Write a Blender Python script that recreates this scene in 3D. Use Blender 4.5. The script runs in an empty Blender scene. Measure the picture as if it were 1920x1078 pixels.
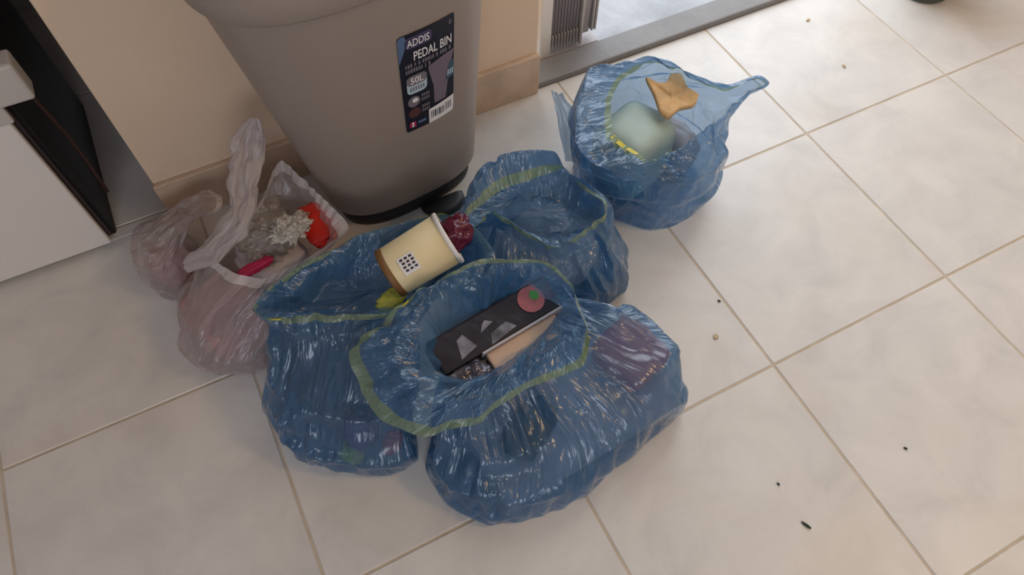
import bpy, bmesh, math, random
import numpy as np
from mathutils import Matrix, Vector, noise as mnoise

random.seed(7)
S = bpy.context.scene
COL = S.collection

# ------------------------------------------------------------------ camera, world, lights, exposure
T = 0.40                                   # floor tile pitch in metres
RC = np.array([[0.89167122, -0.45260283, 0.00855027],
               [-0.38374307, -0.76576053, -0.51609307],
               [0.24013265, 0.45690424, -0.85648983]])
CC = np.array([1.41058245, 0.40351458, 2.71152329]) * T
FPX = 1298.12
cam_d = bpy.data.cameras.new('camera')
cam = bpy.data.objects.new('camera', cam_d)
COL.objects.link(cam)
cam_d.sensor_width = 36.0
cam_d.lens = FPX / 1920 * 36.0
cam_d.clip_start = 0.02
cam.matrix_world = Matrix([[RC[0][k], -RC[1][k], -RC[2][k], CC[k]] for k in range(3)] + [[0, 0, 0, 1]])
S.camera = cam

W = bpy.data.worlds.new('sky')
S.world = W
W.use_nodes = True
W.node_tree.nodes['Background'].inputs[0].default_value = (0.80, 0.90, 1.0, 1)
W.node_tree.nodes['Background'].inputs[1].default_value = 2.2

def area_light(name, loc, target, sx, sy, energy, color):
    d = bpy.data.lights.new(name, 'AREA')
    d.shape = 'RECTANGLE'; d.size = sx; d.size_y = sy; d.energy = energy; d.color = color
    o = bpy.data.objects.new(name, d); COL.objects.link(o)
    o.location = loc
    o.rotation_euler = (Vector(target) - Vector(loc)).to_track_quat('-Z', 'Y').to_euler()
    return o
# daylight coming in through the open doorway, and the warm ceiling lamp of the room
area_light('doorway_daylight', (1.72, 1.32, 1.35), (1.45, 0.2, 0.35), 1.05, 1.5, 6.8, (0.86, 0.94, 1.0))
area_light('ceiling_lamp_light', (2.3, -0.6, 2.2), (1.9, -0.3, 0), 0.5, 0.5, 11.5, (1.0, 0.66, 0.30))
area_light('rear_fill_light', (-0.1, -2.05, 1.5), (0.1, 1.0, 0.4), 1.5, 1.3, 29, (0.82, 0.88, 1.0))  # added cool fill from behind the viewer; that wall has no window

S.view_settings.view_transform = 'Standard'
S.view_settings.look = 'None'
S.view_settings.gamma = 1.0
S.view_settings.use_curve_mapping = False
S.view_settings.exposure = 0.35
S.cycles.transparent_max_bounces = 20

# ------------------------------------------------------------------ helpers
def at(u, v, z=0.0):
    """world point at height z seen at photograph pixel (u, v)"""
    d = RC.T @ np.array([(u - 960) / FPX, (v - 539) / FPX, 1.0])
    return CC + d * (z - CC[2]) / d[2]

def tag(o, label=None, cat=None, group=None, kind=None):
    if label: o['label'] = label
    if cat: o['category'] = cat
    if group: o['group'] = group
    if kind: o['kind'] = kind
    return o

def empty(name, loc, label, cat, rz=0.0):
    o = bpy.data.objects.new(name, None); COL.objects.link(o)
    o.location = loc; o.rotation_euler = (0, 0, rz); o.empty_display_size = 0.05
    return tag(o, label, cat)

def link(name, me, mat=None, parent=None, smooth=False):
    o = bpy.data.objects.new(name, me); COL.objects.link(o)
    if mat is not None and not me.materials: me.materials.append(mat)
    if smooth:
        for p in me.polygons: p.use_smooth = True
    if parent is not None:
        o.parent = parent
        o.matrix_parent_inverse = parent_inv(parent)
    return o

def parent_inv(p):
    m = Matrix.Identity(4)
    chain = []
    q = p
    while q is not None:
        chain.append(q); q = q.parent
    for q in reversed(chain):
        m = m @ q.matrix_parent_inverse @ q.matrix_basis
    return m.inverted()

def mesh(name, verts, faces):
    me = bpy.data.meshes.new(name)
    me.from_pydata([tuple(map(float, v)) for v in verts], [], faces)
    me.update()
    return me

def bm_mesh(name, bm):
    me = bpy.data.meshes.new(name); bm.to_mesh(me); bm.free(); return me

def box_bm(lo, hi, bevel=0.0, seg=2, bm=None):
    bm2 = bmesh.new()
    bmesh.ops.create_cube(bm2, size=1.0)
    for v in bm2.verts:
        v.co = Vector([(lo[k] + hi[k]) / 2 + v.co[k] * (hi[k] - lo[k]) for k in range(3)])
    if bevel > 0:
        bmesh.ops.bevel(bm2, geom=list(bm2.edges), offset=bevel, segments=seg, profile=0.5, affect='EDGES')
    if bm is None: return bm2
    tmp = bpy.data.meshes.new('t'); bm2.to_mesh(tmp); bm2.free(); bm.from_mesh(tmp); bpy.data.meshes.remove(tmp)
    return bm

def box(name, lo, hi, mat, parent=None, bevel=0.0, seg=2, smooth=False):
    return link(name, bm_mesh(name, box_bm(lo, hi, bevel, seg)), mat, parent, smooth)

# ---- materials
def new_mat(name):
    m = bpy.data.materials.new(name); m.use_nodes = True
    nt = m.node_tree
    return m, nt, nt.nodes['Principled BSDF']

def set_in(node, key, val):
    if key in node.inputs: node.inputs[key].default_value = val

def lin(r, g, b):
    f = lambda c: ((c / 255 + 0.055) / 1.055) ** 2.4 if c / 255 > 0.04045 else c / 255 / 12.92
    return (f(r), f(g), f(b), 1)

def plain(name, col, rough=0.5, metal=0.0, spec=0.5, var=0.0, scale=8.0, bump=0.0, bscale=60.0, emit=0.0):
    m, nt, b = new_mat(name)
    b.inputs['Base Color'].default_value = col
    b.inputs['Roughness'].default_value = rough
    b.inputs['Metallic'].default_value = metal
    set_in(b, 'Specular IOR Level', spec)
    tc = nt.nodes.new('ShaderNodeTexCoord')
    if var > 0:
        n = nt.nodes.new('ShaderNodeTexNoise'); n.inputs['Scale'].default_value = scale; n.inputs['Detail'].default_value = 5
        r = nt.nodes.new('ShaderNodeValToRGB')
        r.color_ramp.elements[0].position = 0.3; r.color_ramp.elements[1].position = 0.7
        r.color_ramp.elements[0].color = tuple(c * (1 - var) for c in col[:3]) + (1,)
        r.color_ramp.elements[1].color = tuple(min(1, c * (1 + var)) for c in col[:3]) + (1,)
        nt.links.new(tc.outputs['Object'], n.inputs['Vector'])
        nt.links.new(n.outputs['Fac'], r.inputs['Fac']); nt.links.new(r.outputs['Color'], b.inputs['Base Color'])
    if bump > 0:
        n = nt.nodes.new('ShaderNodeTexNoise'); n.inputs['Scale'].default_value = bscale; n.inputs['Detail'].default_value = 3
        bp = nt.nodes.new('ShaderNodeBump'); bp.inputs['Strength'].default_value = bump; bp.inputs['Distance'].default_value = 0.01
        nt.links.new(tc.outputs['Object'], n.inputs['Vector'])
        nt.links.new(n.outputs['Fac'], bp.inputs['Height']); nt.links.new(bp.outputs['Normal'], b.inputs['Normal'])
    return m

def film(name, col, tint, opaque=0.6, rough=0.32, transl=0.35, bump=0.5, bscale=1.0, uv=True, ior=1.6):
    """thin crinkled plastic film: part clear, part scattering, glossy on top"""
    m, nt, b = new_mat(name)
    out = nt.nodes['Material Output']
    b.inputs['Base Color'].default_value = col
    b.inputs['Roughness'].default_value = rough
    set_in(b, 'Specular IOR Level', 0.6)
    tc = nt.nodes.new('ShaderNodeTexCoord')
    def math_(op, a, v=None, b_=None):
        n = nt.nodes.new('ShaderNodeMath'); n.operation = op
        nt.links.new(a, n.inputs[0])
        if b_ is not None: nt.links.new(b_, n.inputs[1])
        elif v is not None: n.inputs[1].default_value = v
        return n.outputs[0]
    mp = nt.nodes.new('ShaderNodeMapping'); mp.inputs['Scale'].default_value = (34 * bscale, 5 * bscale, 1) if uv else (30 * bscale,) * 3
    nt.links.new(tc.outputs['UV' if uv else 'Object'], mp.inputs['Vector'])
    n = nt.nodes.new('ShaderNodeTexNoise'); n.inputs['Scale'].default_value = 1.0; n.inputs['Detail'].default_value = 3
    n.inputs['Distortion'].default_value = 0.8
    nt.links.new(mp.outputs['Vector'], n.inputs['Vector'])
    ridge = math_('ABSOLUTE', math_('SUBTRACT', n.outputs['Fac'], 0.5))          # sharp streaky folds
    wn = nt.nodes.new('ShaderNodeTexNoise'); wn.inputs['Scale'].default_value = 14 * bscale; wn.inputs['Detail'].default_value = 2
    nt.links.new(tc.outputs['Object'], wn.inputs['Vector'])
    wv = nt.nodes.new('ShaderNodeMixRGB'); wv.inputs[0].default_value = 0.10
    nt.links.new(tc.outputs['Object'], wv.inputs[1]); nt.links.new(wn.outputs['Color'], wv.inputs[2])
    vo = nt.nodes.new('ShaderNodeTexVoronoi'); vo.inputs['Scale'].default_value = 17 * bscale
    nt.links.new(wv.outputs[0], vo.inputs['Vector'])
    hgt = math_('ADD', math_('MULTIPLY', ridge, 2.6), b_=math_('MULTIPLY', vo.outputs['Distance'], 0.55))
    bp = nt.nodes.new('ShaderNodeBump'); bp.inputs['Strength'].default_value = bump; bp.inputs['Distance'].default_value = 0.012
    nt.links.new(hgt, bp.inputs['Height'])
    nt.nodes.remove(b)
    df = nt.nodes.new('ShaderNodeBsdfDiffuse'); df.inputs['Color'].default_value = col
    tl = nt.nodes.new('ShaderNodeBsdfTranslucent'); tl.inputs['Color'].default_value = col
    gl = nt.nodes.new('ShaderNodeBsdfGlossy'); gl.inputs['Roughness'].default_value = rough; gl.inputs['Color'].default_value = (1, 1, 1, 1)
    fr_ = nt.nodes.new('ShaderNodeFresnel'); geo = nt.nodes.new('ShaderNodeNewGeometry')
    iv = nt.nodes.new('ShaderNodeMapRange'); iv.inputs[3].default_value = ior; iv.inputs[4].default_value = 1 / ior   # same gloss on both faces of the sheet
    nt.links.new(geo.outputs['Backfacing'], iv.inputs[0]); nt.links.new(iv.outputs[0], fr_.inputs['IOR'])
    for q in (df, tl, gl, fr_): nt.links.new(bp.outputs['Normal'], q.inputs['Normal'])
    mx = nt.nodes.new('ShaderNodeMixShader'); mx.inputs[0].default_value = transl
    nt.links.new(df.outputs['BSDF'], mx.inputs[1]); nt.links.new(tl.outputs['BSDF'], mx.inputs[2])
    tr = nt.nodes.new('ShaderNodeBsdfTransparent'); tr.inputs['Color'].default_value = tint
    mx2 = nt.nodes.new('ShaderNodeMixShader'); mx2.inputs[0].default_value = opaque
    nt.links.new(tr.outputs['BSDF'], mx2.inputs[1]); nt.links.new(mx.outputs['Shader'], mx2.inputs[2])
    mx3 = nt.nodes.new('ShaderNodeMixShader')
    nt.links.new(fr_.outputs['Fac'], mx3.inputs[0]); nt.links.new(mx2.outputs['Shader'], mx3.inputs[1]); nt.links.new(gl.outputs['BSDF'], mx3.inputs[2])
    nt.links.new(mx3.outputs['Shader'], out.inputs['Surface'])
    return m

def tile_mat():
    m, nt, b = new_mat('marbled_tile')
    tc = nt.nodes.new('ShaderNodeTexCoord'); oi = nt.nodes.new('ShaderNodeObjectInfo')
    ad = nt.nodes.new('ShaderNodeVectorMath'); ad.operation = 'MULTIPLY_ADD'
    ad.inputs[1].default_value = (17.3, 23.1, 9.7)
    cb = nt.nodes.new('ShaderNodeCombineXYZ')
    for k in range(3): nt.links.new(oi.outputs['Random'], cb.inputs[k])
    nt.links.new(cb.outputs[0], ad.inputs[0]); nt.links.new(tc.outputs['Object'], ad.inputs[2])
    n1 = nt.nodes.new('ShaderNodeTexNoise'); n1.inputs['Scale'].default_value = 9; n1.inputs['Detail'].default_value = 9
    n1.inputs['Roughness'].default_value = 0.62; n1.inputs['Distortion'].default_value = 0.6
    nt.links.new(ad.outputs[0], n1.inputs['Vector'])
    r = nt.nodes.new('ShaderNodeValToRGB'); e = r.color_ramp.elements
    e[0].position = 0.28; e[0].color = lin(203, 198, 193)
    e[1].position = 0.62; e[1].color = lin(220, 214, 208)
    x = r.color_ramp.elements.new(0.44); x.color = lin(212, 206, 201)
    nt.links.new(n1.outputs['Fac'], r.inputs['Fac'])
    n2 = nt.nodes.new('ShaderNodeTexNoise'); n2.inputs['Scale'].default_value = 3.0; n2.inputs['Detail'].default_value = 3
    nt.links.new(ad.outputs[0], n2.inputs['Vector'])
    mr = nt.nodes.new('ShaderNodeMapRange'); mr.inputs[1].default_value = 0.52; mr.inputs[2].default_value = 0.75
    mr.inputs[3].default_value = 0.0; mr.inputs[4].default_value = 0.35
    nt.links.new(n2.outputs['Fac'], mr.inputs[0])
    mx = nt.nodes.new('ShaderNodeMixRGB'); mx.inputs[2].default_value = lin(206, 190, 170)
    nt.links.new(mr.outputs[0], mx.inputs[0]); nt.links.new(r.outputs['Color'], mx.inputs[1])
    nt.links.new(mx.outputs[0], b.inputs['Base Color'])
    b.inputs['Roughness'].default_value = 0.38
    set_in(b, 'Specular IOR Level', 0.45)
    bp = nt.nodes.new('ShaderNodeBump'); bp.inputs['Strength'].default_value = 0.06; bp.inputs['Distance'].default_value = 0.01
    nt.links.new(n1.outputs['Fac'], bp.inputs['Height']); nt.links.new(bp.outputs['Normal'], b.inputs['Normal'])
    return m

M = {}
M['tile'] = tile_mat()
M['grout'] = plain('grout', lin(196, 180, 160), 0.9, var=0.15, scale=20)
M['wall'] = plain('wall_paint', lin(230, 202, 174), 0.85, var=0.03, scale=5, bump=0.05, bscale=120)
M['wall_white'] = plain('room_paint', lin(196, 194, 194), 0.9)
M['skirting'] = plain('skirting_stone', lin(200, 172, 146), 0.6, var=0.14, scale=22, bump=0.05)
M['threshold'] = plain('threshold_stone', lin(128, 124, 122), 0.55, var=0.08, scale=15, bump=0.1)
M['concrete'] = plain('outdoor_concrete', lin(176, 178, 184), 0.75, var=0.22, scale=9, bump=0.15)
M['bin'] = plain('bin_plastic', lin(150, 136, 126), 0.42, spec=0.4, bump=0.03, bscale=300)
M['bin_dark'] = plain('bin_pedal_and_shade', lin(30, 28, 30), 0.5)
M['fridge'] = plain('appliance_white', lin(222, 214, 208), 0.45)
M['black'] = plain('side_deep_shade', lin(16, 13, 18), 0.6)  # deep shade on the appliance's side, put into its colour
M['gasket'] = plain('gasket_rubber', lin(70, 62, 64), 0.7)
M['grey_plastic'] = plain('grey_plastic', lin(190, 182, 176), 0.5)
M['alu'] = plain('aluminium', lin(190, 184, 180), 0.4, metal=0.2)
M['alu_dark'] = plain('aluminium_dark', lin(165, 156, 156), 0.5, metal=0.2)
M['white_frame'] = plain('white_frame', lin(226, 220, 212), 0.5)

BLUE = lin(86, 143, 192)
M['blue'] = film('blue_bag_film', BLUE, lin(192, 210, 226), opaque=0.36, rough=0.24, bump=0.5)
M['blue_hem'] = film('bag_hem', lin(150, 172, 140), lin(190, 210, 180), opaque=0.56, bump=0.4)
M['yellow'] = plain('drawstring_tape', lin(206, 190, 44), 0.45, bump=0.2)
M['white_film'] = film('white_bag_film', lin(222, 212, 212), lin(238, 230, 230), opaque=0.34, rough=0.3, bump=0.35)
M['white_hem'] = film('white_bag_hem', lin(238, 230, 228), lin(240, 236, 236), opaque=0.72, rough=0.35, bump=0.25)
M['white_strap'] = film('white_bag_strap', lin(236, 228, 228), lin(240, 234, 234), opaque=0.46, rough=0.3, bump=0.3)
M['clear'] = film('clear_wrap', lin(240, 236, 226), lin(250, 248, 245), opaque=0.2, rough=0.1, bump=1.0, bscale=1.3, uv=False, ior=1.9)
M['cream'] = plain('cream_card', lin(226, 208, 164), 0.5, var=0.04, scale=10)
M['brown'] = plain('brown_rim', lin(120, 84, 42), 0.5)
M['paper'] = plain('white_paper', lin(232, 226, 222), 0.6)
M['ink'] = plain('dark_ink', lin(48, 40, 52), 0.6)
M['maroon'] = plain('maroon_wrap', lin(92, 20, 44), 0.25, bump=0.6, bscale=40)
M['red'] = plain('red_packet', lin(205, 38, 22), 0.35, bump=0.5, bscale=30)
M['magenta'] = plain('magenta_packet', lin(186, 34, 84), 0.35, bump=0.4, bscale=30)
M['mauve'] = plain('mauve_paper', lin(176, 138, 138), 0.6, var=0.12, scale=12, bump=0.5, bscale=25)
M['pinkpack'] = plain('pink_carton', lin(232, 120, 108), 0.5, var=0.1)
M['box_black'] = plain('black_carton', lin(36, 31, 40), 0.35, bump=0.25, bscale=25)
M['beige'] = plain('beige_card', lin(222, 190, 166), 0.45, var=0.06, scale=14)
M['grey_card'] = plain('grey_card', lin(196, 188, 190), 0.5, var=0.1)
M['grey_dark'] = plain('dark_grey_wrapper', lin(92, 84, 96), 0.5, var=0.3, scale=18, bump=0.5, bscale=25)
M['foil'] = plain('dark_foil', lin(96, 94, 104), 0.25, metal=0.5, var=0.7, scale=45, bump=0.8, bscale=50)
M['carton'] = plain('grey_carton', lin(188, 176, 182), 0.5, var=0.08)
M['tuft'] = film('cream_highlight', lin(254, 250, 240), lin(252, 248, 240), opaque=0.75, rough=0.12, bump=1.0, bscale=1.5, uv=False, ior=1.7)  # wrap highlights given as a cream-white colour
M['bread'] = plain('toast', lin(208, 168, 116), 0.75, var=0.22, scale=28, bump=0.5, bscale=70)
M['palecup'] = plain('pale_tub', lin(170, 186, 176), 0.5)
M['green'] = plain('green_packet', lin(70, 140, 70), 0.4, bump=0.4)
M['purple'] = plain('purple_packet', lin(96, 48, 108), 0.4, bump=0.4)
M['lime'] = plain('lime_packet', lin(190, 195, 90), 0.4, bump=0.4)
M['dirt'] = plain('dark_crumb', lin(40, 52, 44), 0.8)
M['dirt2'] = plain('brown_crumb', lin(196, 172, 138), 0.8)
M['darkgreen'] = plain('dark_green_plastic', lin(80, 84, 72), 0.6)
M['navy'] = plain('label_black', lin(26, 24, 34), 0.35)
M['lab_white'] = plain('label_white', lin(232, 228, 226), 0.4)
M['lab_purple'] = plain('label_purple', lin(66, 58, 88), 0.4)
M['lab_blue'] = plain('label_blue', lin(86, 108, 140), 0.4)
M['lab_pale'] = plain('label_pale_blue', lin(176, 198, 208), 0.4)
M['lab_mauve'] = plain('label_mauve', lin(118, 104, 116), 0.4)
M['lab_teal'] = plain('label_teal', lin(62, 88, 104), 0.4)
M['lab_grey'] = plain('label_grey', lin(120, 112, 118), 0.4)
M['lab_brown'] = plain('label_brown', lin(88, 50, 48), 0.4)

# ------------------------------------------------------------------ the setting
WY = 1.172                      # face of the stub wall
WX0, WX1 = 0.357, 1.147         # its two ends
H = 2.5
fl = box('floor', (-0.9, -2.1, -0.03), (3.3, WY, -0.0018), M['grout']); tag(fl, 'pale marbled square floor tiles with beige joints', 'floor', kind='structure')
fr = box('floor', (-0.9, WY, -0.03), (WX0, 1.95, -0.0018), M['grout']); tag(fr, 'shaded floor strip between the white appliance and the wall', 'floor', kind='structure')
G = 0.0021
def tile_mesh(y1=T - G, y0=G):
    return bm_mesh('tile', box_bm((G, y0, -0.008), (T - G, y1, 0.0), 0.0012, 1))
tm = tile_mesh(); tm.materials.append(M['tile'])
tcut = tile_mesh(WY - 2 * T); tcut.materials.append(M['tile'])
tthin = tile_mesh(T - G, WY - 2 * T); tthin.materials.append(M['tile'])
for j in range(-5, 3):
    for i in range(-2, 8):
        o = link('tile', tm if j < 2 else tcut, None, fl); o.location = (i * T, j * T, random.uniform(-0.0004, 0))
for j in (2, 3, 4):
    for i in range(-2, 1):
        o = link('tile', tthin if j == 2 else tm, None, fr); o.location = (i * T, j * T, 0)
        if i == 0:
            o.scale = ((WX0 - 0.0) / T, 1, 1)
w = box('wall_back', (WX0, WY, 0), (WX1, 1.95, H), M['wall'], bevel=0.004); tag(w, 'beige painted stub wall behind the grey bin', 'wall', kind='structure')
b_ = box('baseboard_back', (WX0 - 0.002, WY - 0.012, 0), (WX1, WY, 0.103), M['skirting'], bevel=0.002, seg=1); tag(b_, 'brown stone skirting along the beige wall', 'baseboard', kind='structure')
tag(box('wall_recess', (-0.9, 1.95, 0), (WX1, 2.05, H), M['wall_white']), 'shaded wall at the end of the dark recess', 'wall', kind='structure')
tag(box('wall_right', (2.32, WY, 0), (3.3, 1.29, H), M['wall']), 'wall on the far side of the doorway', 'wall', kind='structure')
tag(box('wall_above_door', (WX1, WY, 2.12), (2.32, 1.29, H), M['wall']), 'wall above the doorway', 'wall', kind='structure')
tag(box('wall_left', (-1.0, -2.1, 0), (-0.9, 2.05, H), M['wall_white']), 'wall left of the white appliance', 'wall', kind='structure')
tag(box('wall_front', (-1.0, -2.2, 0), (3.4, -2.1, H), M['wall_white']), 'wall behind the viewer', 'wall', kind='structure')
tag(box('wall_side', (3.3, -2.2, 0), (3.4, 1.29, H), M['wall_white']), 'wall at the right of the room', 'wall', kind='structure')
tag(box('ceiling', (-1.0, -2.2, H), (3.4, 2.05, H + 0.1), M['wall_white']), 'white ceiling', 'ceiling', kind='structure')
th = box('trim_1', (WX1, WY + 0.0, -0.03), (2.32, 1.238, 0.014), M['threshold'], bevel=0.004); tag(th, 'grey stone threshold bar across the doorway', 'threshold', kind='structure')
og = box('floor_outside', (WX1, 1.238, -0.05), (4.5, 4.5, -0.012), M['concrete']); tag(og, 'bright patchy concrete ground outside the doorway', 'ground', kind='structure')

# folded concertina door standing just outside the threshold
cd = empty('concertina_door', (1.27, 1.30, 0.0), 'folded grey ribbed metal door standing outside the doorway, left side', 'door')
def prism(name, pts, z0, z1, mat, parent, bevel=0.0):
    n = len(pts)
    vs = [(x, y, z0) for x, y in pts] + [(x, y, z1) for x, y in pts]
    fs = [tuple(range(n - 1, -1, -1)), tuple(range(n, 2 * n))] + [(k, (k + 1) % n, n + (k + 1) % n, n + k) for k in range(n)]
    return link(name, mesh(name, vs, fs), mat, parent)
CX0, CY = 1.234, 1.262
box('frame_post', (1.202, CY - 0.004, -0.012), (1.230, CY + 0.07, 2.1), M['white_frame'], cd, 0.003)
for k in range(9):
    x = CX0 + k * 0.0078
    prism('slat', [(x, CY + 0.006), (x + 0.0028, CY + .001), (x + 0.0056, CY + 0.006), (x + 0.0056, CY + 0.05), (x, CY + 0.05)], 0.012, 2.1, M['alu_dark'], cd)
    box('slat_foot', (x + 0.0004, CY - 0.003, 0.004), (x + 0.0034, CY + 0.005, 0.046), M['alu'], cd, 0.001, 1)
box('frame_post', (1.305, CY - 0.006, 0.0), (1.311, CY + 0.05, 2.1), M['alu'], cd, 0.002)
box('end_panel', (1.312, CY + 0.01, 0.015), (1.338, CY + 0.03, 2.1), M['alu_dark'], cd, 0.002)
for k in range(2):
    box('frame_post', (1.339 + 0.008 * k, CY + 0.002, 0.022), (1.344 + 0.008 * k, CY + 0.04, 2.1), M['alu'], cd, 0.001)
box('track', (1.202, CY - 0.006, -0.012), (1.356, CY + 0.075, -0.004), M['alu_dark'], cd, 0.001)

# white appliance at the far left
ap = empty('kitchen_appliance', (0.0, 1.3, 0.0), 'white appliance door panel with side blackened as deep shade, at the left edge', 'appliance')
PY = 1.156
box('door', (-0.62, PY, 0.012), (0.240, PY + 0.012, 1.75), M['fridge'], ap, 0.003)
box('gasket', (-0.61, PY + 0.012, 0.016), (0.233, PY + 0.020, 1.74), M['gasket'], ap)
box('door_liner', (-0.62, PY + 0.020, 0.010), (0.243, PY + 0.030, 1.75), M['gasket'], ap, 0.002)
box('body', (-0.62, PY + 0.030, 0.0), (0.250, 1.56, 1.75), M['black'], ap, 0.003)
box('handle', (0.243, PY - 0.018, 0.362), (0.297, PY + 0.022, 0.425), M['grey_plastic'], ap, 0.005)
box('handle_base', (0.216, PY - 0.006, 0.325), (0.248, PY + 0.004, 0.52), M['grey_plastic'], ap, 0.003)

def tube(name, pts, r, mat, parent=None, n=8):
    pts = [Vector(p) for p in pts]
    vs = []; fs = []
    for k, p in enumerate(pts):
        t = (pts[min(k + 1, len(pts) - 1)] - pts[max(k - 1, 0)]).normalized()
        a = t.orthogonal().normalized() if k == 0 else (a - t * a.dot(t)).normalized()
        b = t.cross(a)
        for q in range(n):
            an = 2 * math.pi * q / n
            vs.append(p + (a * math.cos(an) + b * math.sin(an)) * r)
    for k in range(len(pts) - 1):
        for q in range(n):
            fs.append((k * n + q, k * n + (q + 1) % n, (k + 1) * n + (q + 1) % n, (k + 1) * n + q))
    fs.append(tuple(range(n - 1, -1, -1))); fs.append(tuple(range((len(pts) - 1) * n, len(pts) * n)))
    return link(name, mesh(name, vs, fs), mat, parent, True)
M['cable'] = plain('brown_cable', lin(70, 46, 38), 0.6)
cb1 = tube('cable', [(0.268, 1.235 + 0.02 * math.sin(k), 0.06 + 0.07 * k) for k in range(9)], 0.004, M['cable'])
tag(cb1, 'thin brown cable hanging in the dark gap beside the appliance', 'cable')

# ------------------------------------------------------------------ pedal bin
BN = 2.8
def bin_par(z):
    t = min(1.0, max(0.0, (z - 0.02) / 0.56))
    cx = 0.785 + (0.744 - 0.785) * t
    a = 0.148 + (0.196 - 0.148) * t
    y0 = 0.972 + (0.868 - 0.972) * t       # front
    y1 = 1.150 + (1.156 - 1.150) * t       # back
    return cx, a, (y0 + y1) / 2, (y1 - y0) / 2
BROT = math.radians(6)
def bin_pt(th, z, grow=0.0):
    cx, a, cy, b = bin_par(z)
    a += grow; b += grow
    c, s = math.cos(th), math.sin(th)
    x = a * math.copysign(abs(c) ** (2 / BN), c); y = b * math.copysign(abs(s) ** (2 / BN), s)
    return (cx + x * math.cos(BROT) - y * math.sin(BROT), cy + x * math.sin(BROT) + y * math.cos(BROT), z)
def bin_loft(name, prof, mat, parent, n=96, cap=True):
    vs = []; fs = []
    for (z, g) in prof:
        for k in range(n): vs.append(bin_pt(2 * math.pi * k / n, z, g))
    for r in range(len(prof) - 1):
        for k in range(n):
            fs.append((r * n + k, r * n + (k + 1) % n, (r + 1) * n + (k + 1) % n, (r + 1) * n + k))
    if cap:
        fs.append(tuple(range(n - 1, -1, -1))); fs.append(tuple(range((len(prof) - 1) * n, len(prof) * n)))
    return link(name, mesh(name, vs, fs), mat, parent, True)
pb = empty('pedal_bin', (0.765, 1.05, 0), 'tall grey-beige plastic pedal bin against the beige wall', 'bin')
bin_loft('body', [(0.042, -0.018), (0.045, -0.008), (0.052, -0.002), (0.06, 0)] + [(0.06 + 0.05 * k, 0) for k in range(1, 11)] + [(0.565, 0)], M['bin'], pb)
bin_loft('plinth', [(0.0, -0.012), (0.008, -0.010), (0.046, -0.012)], M['bin_dark'], pb)  # near-black colour puts the shade under the bin onto the plinth
bin_loft('rim', [(0.560, 0.001), (0.562, 0.008), (0.567, 0.011), (0.603, 0.012), (0.610, 0.009), (0.613, 0.003)], M['bin'], pb)
bin_loft('lid', [(0.613, 0.002), (0.617, 0.005), (0.640, 0.002), (0.656, -0.010), (0.664, -0.03), (0.668, -0.07)], M['bin'], pb)
# pedal: dark curved foot bar in the recess at the base
pv = []; pf = []
for k in range(13):
    a_ = -math.pi * k / 12
    for (dz, s_) in ((0.004, 1.0), (0.013, 0.95), (0.016, 0.7)):
        pv.append((0.835 + 0.045 * s_ * math.cos(a_), 0.978 + 0.040 * s_ * math.sin(a_), dz))
for k in range(12):
    for q in range(2): pf.append((k * 3 + q, (k + 1) * 3 + q, (k + 1) * 3 + q + 1, k * 3 + q + 1))
pf.append(tuple(k * 3 + 2 for k in range(13)))
link('pedal', mesh('pedal', pv, pf), M['bin_dark'], pb, True)

# printed label, wrapped on the curved front
def front_y(x, z):
    lo, hi = math.pi, 2 * math.pi
    for _ in range(40):
        m_ = (lo + hi) / 2
        if bin_pt(m_, z)[0] < x: lo = m_
        else: hi = m_
    return bin_pt((lo + hi) / 2, z)[1]
LX0, LX1, LZ0, LZ1 = 0.770, 0.860, 0.270, 0.480
LW, LH = 9.0, 21.5              # label drawn in a 9 x 21.5 unit frame
def lab_pt(a, b, lift):
    x = LX0 + (LX1 - LX0) * a / LW; z = LZ0 + (LZ1 - LZ0) * b / LH
    return (x, front_y(x, z) - lift, z)
def lab_poly(name, pts, lift, mat, parent):
    bm = bmesh.new()
    f = bm.faces.new([bm.verts.new((p[0], p[1], 0)) for p in pts])
    w_ = max(p[0] for p in pts) - min(p[0] for p in pts)
    if w_ > 2:
        x0 = min(p[0] for p in pts)
        for k in range(1, int(w_ / 0.75)):
            bmesh.ops.bisect_plane(bm, geom=bm.verts[:] + bm.edges[:] + bm.faces[:], plane_co=(x0 + k * 0.75, 0, 0), plane_no=(1, 0, 0))
    for v in bm.verts: v.co = Vector(lab_pt(v.co.x, v.co.y, lift))
    return link(name, bm_mesh(name, bm), mat, parent)
def rrect(x0, y0, x1, y1, r=0.3, n=5):
    pts = []
    for cx, cy, a0 in ((x1 - r, y1 - r, 0), (x0 + r, y1 - r, 90), (x0 + r, y0 + r, 180), (x1 - r, y0 + r, 270)):
        for k in range(n + 1):
            a = math.radians(a0 + 90 * k / n); pts.append((cx + r * math.cos(a), cy + r * math.sin(a)))
    return pts
def text_mesh(txt, x0, y0, w_, h_, lift, mat, parent, name='lettering', xform=None, shear=0.0):
    cu = bpy.data.curves.new('txt', 'FONT'); cu.body = txt; cu.resolution_u = 3; cu.shear = shear; cu.offset = 0.012
    o = bpy.data.objects.new('txt', cu); COL.objects.link(o)
    dg = bpy.context.evaluated_depsgraph_get(); dg.update()
    me = bpy.data.meshes.new_from_object(o.evaluated_get(dg))
    bpy.data.objects.remove(o)
    xs = [v.co.x for v in me.vertices]; ys = [v.co.y for v in me.vertices]
    ax, bx_, ay, by = min(xs), max(xs), min(ys), max(ys)
    for v in me.vertices:
        a = x0 + (v.co.x - ax) / (bx_ - ax) * w_; b = y0 + (v.co.y - ay) / (by - ay) * h_
        v.co = Vector(xform(a, b, lift) if xform else lab_pt(a, b, lift))
    me.materials.clear()
    return link(name, me, mat, parent)
LIFT = 0.0012
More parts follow.
